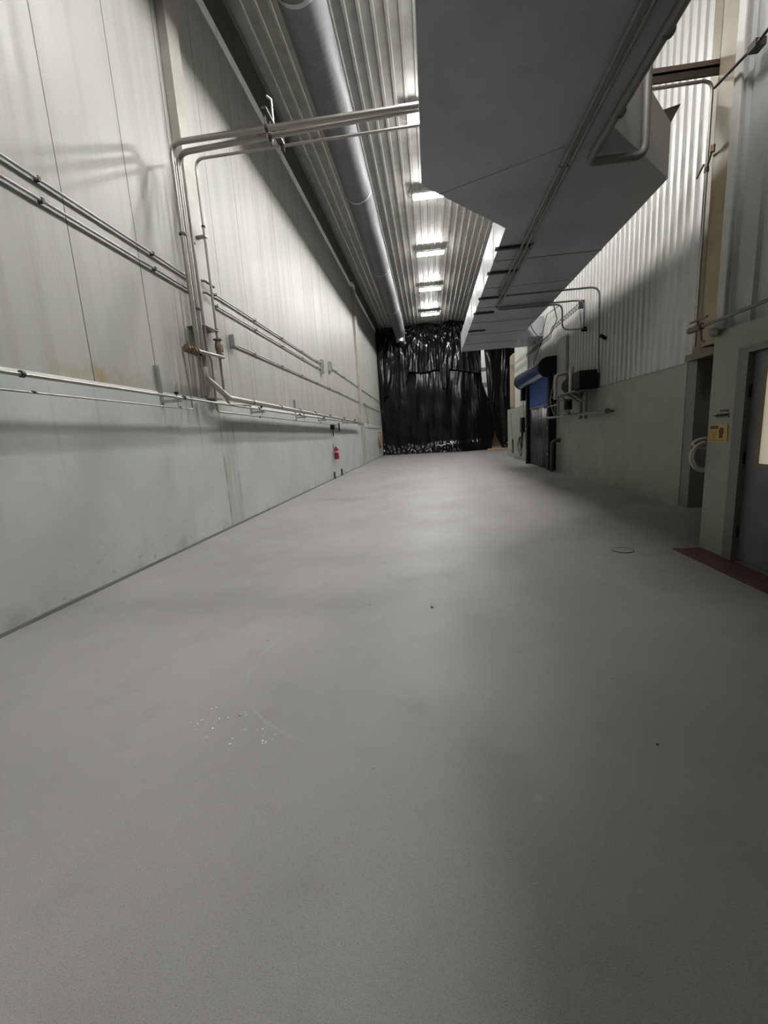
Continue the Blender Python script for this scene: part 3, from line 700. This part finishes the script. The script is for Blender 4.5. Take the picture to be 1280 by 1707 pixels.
sheet('right_sheet', 33.80, lambda u: 9.62, lambda u: 0.0, [(0, 5.58), (1.23, 5.02), (2.4, 4.85), (3.8, 4.56), (5.9, 4.44), (7.5, 4.33), (9.6, 4.1)],
      [(0, 7.6), (9.6, 7.6)], 110, 110, 0.13, 9.1, False)
# things beyond the curtain's gap
for z, h, l in ((5.0, 0.4, 'lower'), (6.3, 0.3, 'upper')):
    bm = B(); box(bm, 3.2, 8.58, 36.8, 37.0, z, z + h); tag(obj('steel_purlin', bm, M['galv']), l + ' grey rail seen through the slit in the black curtain', 'rail')
bm = B(); bevbox(bm, 4.6, 6.2, 35.4, 36.2, 0.15, 1.3, 0.03); box(bm, 4.6, 4.75, 35.4, 36.2, 0, 0.15); box(bm, 6.05, 6.2, 35.4, 36.2, 0, 0.15)
tag(obj('wooden_crate', bm, M['wood']), 'yellow-brown crate glimpsed through the bottom gap of the curtain', 'crate')
bm = B(); bevbox(bm, 4.3, 5.9, 32.2, 32.5, 0.03, 0.12, 0.01); bevbox(bm, 4.5, 4.6, 32.15, 32.6, 0.0, 0.04, 0.005); bevbox(bm, 5.5, 5.6, 32.15, 32.6, 0.0, 0.04, 0.005)
tag(obj('wooden_board', bm, M['wood']), 'pale board lying on the floor in front of the curtain gap', 'board')
back = dup(lamp0, (5.6, 36.5, 9.0)); back['label'] = 'ceiling lamp in the space behind the black curtain'; back['group'] = 'lamps beyond the curtain'

# ------------------------------------------------------------------ roll-up door on the right wall
t = thing('roll_up_door', 'blue high-speed roll-up door with black frame on the right wall', 'door', (4.2, 17.0, 0))
bm = B(); box(bm, 4.02, 4.38, 14.98, 15.22, 0, 3.1); obj('side_post', bm, M['black'], t)
bm = B(); box(bm, 4.02, 4.38, 18.2, 18.45, 0, 3.1); obj('side_post', bm, M['black'], t)
def hood(bm, y0, y1, x0=3.66, x1=4.29, z0=3.10, z1=3.76):
    c = (x0 + 0.33, (z0 + z1) / 2); P = [(x1, z1 + 0.02)]
    for k in range(13):
        a = PI / 2 + PI * k / 12; P.append((c[0] + 0.33 * math.cos(a), c[1] + (z1 - z0) / 2 * math.sin(a)))
    P.append((x1, z0)); prism_xz(bm, P, y0, y1)
bm = B(); hood(bm, 14.96, 15.04); obj('end_cap', bm, M['black'], t)
bm = B(); hood(bm, 18.95, 19.02); obj('end_cap', bm, M['black'], t)
bm = B(); tube(bm, [(4.0, 15.04, 3.43), (4.0, 16.2, 3.42), (4.0, 17.6, 3.43), (4.0, 18.95, 3.44)], [0.32, 0.305, 0.31, 0.325], 32); obj('fabric_roll', bm, M['bluegl'], t, 50)
bm = B(); box(bm, 4.12, 4.14, 15.2, 18.22, 2.24, 3.2); obj('blue_panel', bm, M['blue'], t)
bm = B(); cyl(bm, (4.13, 15.2, 2.22), (4.13, 18.22, 2.22), 0.035); obj('reinforcing_bar', bm, M['darkst'], t, 40)
bm = B(); n = 60
for i in range(n + 1):
    y = 15.2 + 3.02 * i / n; x = 4.13 + 0.015 * math.sin(i * 0.22) + 0.004 * math.sin(i * 1.3)
    bm.verts.new((x, y, 0.02)); bm.verts.new((x + 0.02 * math.sin(i * 0.6), y, 2.2))
bm.verts.ensure_lookup_table()
for i in range(n): bm.faces.new((bm.verts[2 * i], bm.verts[2 * i + 2], bm.verts[2 * i + 3], bm.verts[2 * i + 1]))
o = obj('vinyl_curtain', bm, M['vinyl'], t, 60); md = o.modifiers.new('thickness', 'SOLIDIFY'); md.thickness = 0.006
bm = B(); bevbox(bm, 3.98, 4.25, 19.03, 19.30, 2.65, 3.2, 0.02); obj('drive_motor', bm, M['black'], t)
for y in (15.1, 18.32):
    for z in (0.55, 1.45):
        bm = B(); cyl(bm, (4.02, y, z), (4.005, y, z), 0.03); obj('sensor_eye', bm, M['white'], t)
bm = B(); tube(bm, [(4.02, 14.55, 0), (4.02, 14.55, 0.95), (4.12, 14.55, 1.02), (4.28, 14.55, 1.02)], 0.06, 12, 0.08); tag(obj('guard_post', bm, M['darkst'], smooth=50), 'dark pipe guard post standing beside the blue door', 'post')
bm = B(); box(bm, 4.24, 4.30, 13.98, 14.9, 2.40, 4.22); tag(obj('flat_panel', bm, M['clad_near']), 'plain flat panel on the ribbed wall above and right of the blue door', 'panel')
# far bay: control box with its wires, lagging, post
t = thing('control_box', 'black control box with dangling wires beyond the blue door', 'control box', (4.2, 19.8, 1.3))
bm = B(); bevbox(bm, 4.10, 4.25, 19.6, 19.95, 1.30, 1.95, 0.02); obj('enclosure', bm, M['black'], t)
for k, (dy, zz) in enumerate(((0.0, 0.55), (0.12, 0.7), (0.3, 0.42), (0.2, 0.2))):
    bm = B(); tube(bm, [(4.17, 19.65 + dy, 1.3), (4.15, 19.7 + dy, zz + 0.2), (4.17, 19.95 + dy, zz), (4.16, 20.3 + dy * 2, zz + 0.3), (4.22, 20.35 + dy, 1.1)], 0.014, 6, 0.15); obj('wire', bm, M['black'], t, 60)
bm = B(); tube(bm, [(4.2, 19.75, 1.95), (4.2, 19.75, 2.15), (4.2, 19.75, 3.0)], 0.02, 8); obj('feed_conduit', bm, M['galv'], t, 60)
bm = B(); tube(bm, [(4.2, 20.2, 0.3), (4.2, 20.9, 0.12), (4.2, 22.2, 0.2), (4.2, 22.6, 1.9), (4.2, 22.7, 2.3)], 0.018, 6, 0.2); tag(obj('loose_cable', bm, M['greyduct'], smooth=60), 'grey cable sagging along the foot of the far right wall', 'cable')
bm = B(); bevbox(bm, 4.26, 4.7, 22.28, 23.3, 2.5, 5.2, 0.12); tag(obj('lagging_strip', bm, M['tanwood']), 'pale tan strip at the end of the far right wall by the curtain', 'lagging')
bm = B(); box(bm, 4.19, 4.26, 22.3, 22.42, 0.25, 0.95); tag(obj('wall_slot', bm, M['black']), 'narrow black slot low on the far right wall', 'fitting')

# cable tray on the ribbed wall
t = thing('cable_tray', 'thin wire cable tray stepping down along the ribbed right wall', 'cable tray', (4.18, 15, 4.5))
def tray(bm, y0, y1, z, n):
    for dz in (0, 0.12): tube(bm, [(4.16, y0, z + dz), (4.16, y1, z + dz)], 0.011, 6)
    for i in range(n):
        a = y0 + (y1 - y0) * i / n; b = y0 + (y1 - y0) * (i + 1) / n
        tube(bm, [(4.16, a, z), (4.16, (a + b) / 2, z + 0.12), (4.16, b, z)], 0.008, 5)
bm = B(); tray(bm, 12.7, 15.2, 4.60, 12); obj('upper_run', bm, M['darkst'], t)
bm = B(); tray(bm, 15.5, 19.0, 4.40, 16); tube(bm, [(4.16, 15.2, 4.6), (4.16, 15.35, 4.45), (4.16, 15.5, 4.4)], 0.011, 6); tube(bm, [(4.16, 15.2, 4.72), (4.16, 15.4, 4.6), (4.16, 15.5, 4.52)], 0.011, 6); obj('lower_run', bm, M['darkst'], t)
bm = B(); tray(bm, 19.2, 22.6, 4.45, 8); obj('far_run', bm, M['greyduct'], t)
bm = B(); box(bm, 4.15, 4.30, 12.64, 12.68, 4.58, 4.80); tube(bm, [(4.2, 12.72, 4.6), (4.22, 12.6, 4.0)], 0.01, 6); obj('end_bracket', bm, M['darkst'], t)
for lab, P in (('thin black cable drooping from the duct edge to the blue roll', [(3.5, 12.7, 4.8), (3.75, 13.2, 4.5), (4.0, 14.6, 4.45), (4.1, 16.2, 4.5), (4.1, 17.3, 4.0), (4.1, 17.6, 3.75)]),
               ('thin black cable looping above the cable tray on the right wall', [(4.2, 14.6, 5.2), (4.2, 16.0, 5.3), (4.2, 16.6, 4.8), (4.2, 17.4, 5.0), (4.2, 17.8, 4.7)]),
               ('thick dark cable curling over the duct branch', [(3.52, 15.4, 5.2), (3.6, 15.8, 5.0), (3.8, 16.3, 4.9), (4.1, 16.75, 4.75)])):
    bm = B(); tube(bm, P, 0.012, 6, 0.25); tag(obj('drooping_cable', bm, M['black'], smooth=60), lab, 'cable')

# pump skid on the wall
t = thing('pump_unit', 'wall mounted pump and motor in a tubular guard frame on a long rail', 'pump', (4.0, 13.0, 1.7))
bm = B(); tube(bm, [(4.02, 10.25, 1.76), (4.02, 15.6, 1.78)], 0.038, 12); cyl(bm, (4.02, 10.2, 1.76), (4.02, 10.28, 1.76), 0.06); tube(bm, [(4.02, 12.2, 1.76), (4.27, 12.2, 1.76)], 0.03, 8); tube(bm, [(4.02, 10.5, 1.76), (4.27, 10.5, 1.76)], 0.03, 8); obj('rail', bm, M['framegrey'], t, 50)
for y in (11.62, 11.98):
    bm = B(); box(bm, 4.0, 4.07, y - 0.05, y + 0.05, 1.64, 2.36); obj('upright', bm, M['framegrey'], t)
    bm = B(); tube(bm, [(4.03, y, 2.05), (3.78, y + 0.35, 2.32)], 0.028, 8); obj('brace', bm, M['framegrey'], t, 50)
bm = B(); box(bm, 3.72, 4.28, 11.5, 13.5, 2.33, 2.37); obj('base_plate', bm, M['framegrey'], t)
bm = B(); bevbox(bm, 3.80, 4.25, 11.42, 12.1, 2.39, 2.83, 0.02); obj('motor_box', bm, M['black'], t)
bm = B(); tube(bm, [(4.02, 12.15, 2.60), (4.02, 12.2, 2.60), (4.02, 12.95, 2.60), (4.02, 13.1, 2.60), (4.02, 13.15, 2.60)], [0.15, 0.20, 0.20, 0.17, 0.08], 24)
for k in range(7): tube(bm, [(4.02, 12.25 + k * 0.1, 2.60), (4.02, 12.27 + k * 0.1, 2.60)], 0.215, 24)
obj('motor', bm, M['darkst'], t, 40)
bm = B(); tube(bm, [(3.80, 13.45, 2.28), (3.80, 13.45, 2.98), (4.15, 13.45, 3.02)], 0.055, 12, 0.14); obj('guard_tube', bm, M['insul'], t, 50)
bm = B(); tube(bm, [(3.80, 12.05, 2.34), (3.80, 12.05, 3.02), (4.0, 12.6, 3.02), (4.15, 13.3, 3.0)], 0.058, 12, 0.12); obj('guard_tube', bm, M['insul'], t, 50)
bm = B(); bevbox(bm, 3.84, 4.1, 12.3, 13.3, 2.22, 2.34, 0.02); tube(bm, [(3.95, 12.35, 2.34), (3.95, 12.35, 2.42)], 0.05, 12); tube(bm, [(3.95, 13.0, 2.34), (3.95, 13.0, 2.46)], 0.04, 12); obj('pump_head', bm, M['greyduct'], t)
bm = B(); tube(bm, [(3.95, 12.75, 2.22), (3.95, 12.75, 1.93)], 0.11, 16); obj('filter_bowl', bm, M['black'], t, 40)
bm = B(); tube(bm, [(3.80, 12.3, 1.88), (3.95, 12.7, 1.84), (3.9, 13.3, 1.86)], 0.05, 12, 0.1); tube(bm, [(3.86, 13.35, 2.3), (3.86, 13.35, 1.78)], 0.03, 10); tube(bm, [(3.86, 13.7, 2.2), (3.86, 13.7, 1.78)], 0.02, 10); tube(bm, [(3.86, 13.3, 2.12), (3.86, 14.5, 2.12)], 0.02, 10); obj('suction_pipe', bm, M['framegrey'], t, 50)
bm = B(); tube(bm, [(4.0, 14.3, 3.1), (3.95, 14.2, 2.8), (3.9, 14.4, 2.3), (3.95, 14.2, 1.9), (4.0, 14.0, 1.78)], 0.018, 8, 0.2); obj('air_hose', bm, M['greyduct'], t, 60)
bm = B(); tube(bm, [(4.2, 11.33, 2.74), (4.18, 11.36, 2.6), (4.1, 11.6, 2.36), (3.95, 12.1, 2.20), (3.85, 12.6, 2.18), (3.85, 12.9, 2.3)], 0.02, 8, 0.2); obj('power_cable', bm, M['black'], t, 60)

# ------------------------------------------------------------------ pier items
t = thing('warning_sign', 'small yellow warning sign with dark pictogram on the white pier', 'sign', (3.07, 4.92, 1.23))
bm = B(); box(bm, 3.072, 3.08, 4.775, 5.06, 1.225, 1.405); obj('sign_plate', bm, M['yellow'], t)
bm = B(); box(bm, 3.069, 3.072, 4.92, 5.045, 1.362, 1.395)
for k in range(5): box(bm, 3.0695, 3.072, 4.94 + 0.01 * (k % 2), 5.035 - 0.012 * (k % 3), 1.335 - 0.018 * k, 1.340 - 0.018 * k)
box(bm, 3.0695, 3.072, 4.80, 5.04, 1.238, 1.243); obj('printed_text', bm, M['signink'], t)
bm = B(); ring = [(4.865 + 0.038 * math.cos(a), 1.335 + 0.042 * math.sin(a)) for a in (2 * PI * k / 20 for k in range(20))]; prism_yz(bm, ring, 3.069, 3.072)
prism_yz(bm, [(4.84, 1.31), (4.895, 1.31), (4.89, 1.265), (4.845, 1.265)], 3.0685, 3.072); obj('pictogram', bm, M['signink'], t)
t = thing('door_alarm_tag', 'small grey plate with a dark lever above the yellow sign', 'plate', (3.07, 4.9, 1.43))
bm = B(); box(bm, 3.068, 3.08, 4.775, 4.95, 1.475, 1.525); obj('plate', bm, M['framegrey'], t)
bm = B(); tube(bm, [(3.062, 5.0, 1.500), (3.062, 4.94, 1.503), (3.062, 4.79, 1.505)], [0.003, 0.010, 0.010], 8); obj('lever', bm, M['black'], t)
bm = B(); box(bm, 3.075, 3.08, 4.79, 4.92, 1.54, 1.56); obj('caption_strip', bm, M['signink'], t)
t = thing('hanging_hose', 'cream hose coiled in loops on the hidden side of the white pier', 'hose', (3.15, 5.22, 0.9))
for k, (cx, cz, rx, rz, dy) in enumerate(((3.13, 1.05, 0.155, 0.165, 0.0), (3.15, 1.05, 0.115, 0.15, 0.05), (3.14, 1.20, 0.13, 0.055, 0.03))):
    bm = B(); tube(bm, [(cx + rx * math.cos(a), 5.20 + dy, cz + rz * math.sin(a)) for a in (2 * PI * i / 28 for i in range(29))], 0.016, 8); obj('loop', bm, M['hose'], t, 60)
bm = B(); box(bm, 3.12, 3.2, 5.10, 5.28, 1.20, 1.24); obj('hook', bm, M['darkst'], t)

# drain lid
t = thing('floor_drain', 'round drain cover set flush in the floor near the pier', 'drain', (2.22, 5.06, 0))
bm = B(); tube(bm, [(2.22, 5.06, 0.0), (2.22, 5.06, 0.005)], 0.11, 36); obj('lid', bm, M['floor'], t)
bm = B(); P = [(2.22 + 0.113 * math.cos(a), 5.06 + 0.113 * math.sin(a), 0.003) for a in (2 * PI * i / 36 for i in range(37))]; tube(bm, P, 0.005, 6); obj('rim', bm, M['darkst'], t)
# bits of litter
for i, (x, y, s, m, lab) in enumerate(((-0.04, 3.48, 0.018, 'white', 'small white paper scrap in the middle of the floor'), (-0.32, 1.66, 0.010, 'white', 'tiny white paper scrap on the floor nearest the viewer'),
                               (1.00, 1.85, 0.008, 'black', 'tiny black chip on the floor at the right'), (-1.13, 2.01, 0.011, 'white', 'white crumb of filler beside the speckled patch'))):
    bm = B()
    v = [bm.verts.new((x + s * math.cos(a) * random.uniform(0.6, 1.2), y + s * math.sin(a) * random.uniform(0.5, 1), 0.002 + random.uniform(0, s * 0.5))) for a in (2 * PI * k / 7 for k in range(7))]
    c = bm.verts.new((x, y, s * 0.9)); b0 = bm.verts.new((x, y, 0.0))
    for k in range(7): bm.faces.new((v[k], v[(k + 1) % 7], c)); bm.faces.new((v[(k + 1) % 7], v[k], b0))
    tag(obj('floor_scrap', bm, M[m]), lab, 'litter')

# ------------------------------------------------------------------ world, camera, exposure
w = bpy.data.worlds.new('World'); S.world = w; w.use_nodes = True
w.node_tree.nodes['Background'].inputs[0].default_value = (0.6, 0.65, 0.7, 1); w.node_tree.nodes['Background'].inputs[1].default_value = 0.02

p, y, r = 0.178711715, 0.117912739, 0.0617786763
f = Vector((-math.sin(y) * math.cos(p), math.cos(y) * math.cos(p), -math.sin(p)))
rt = Vector((math.cos(y), math.sin(y), 0)); dn = f.cross(rt)
r2 = rt * math.cos(r) + dn * math.sin(r); d2 = dn * math.cos(r) - rt * math.sin(r)
mat = Matrix(((r2.x, -d2.x, -f.x, 0), (r2.y, -d2.y, -f.y, 0), (r2.z, -d2.z, -f.z, 1.5), (0, 0, 0, 1)))
cd = bpy.data.cameras.new('camera'); cam = bpy.data.objects.new('camera', cd); COL.objects.link(cam)
cam.matrix_world = mat
cd.sensor_fit = 'HORIZONTAL'; cd.sensor_width = 36.0; cd.lens = 36.0 * 696.09 / 1280; cd.clip_start = 0.05; cd.clip_end = 200
S.camera = cam
vs = S.view_settings
vs.view_transform = 'Standard'; vs.look = 'None'; vs.gamma = 1; vs.use_curve_mapping = False; vs.exposure = 3.0
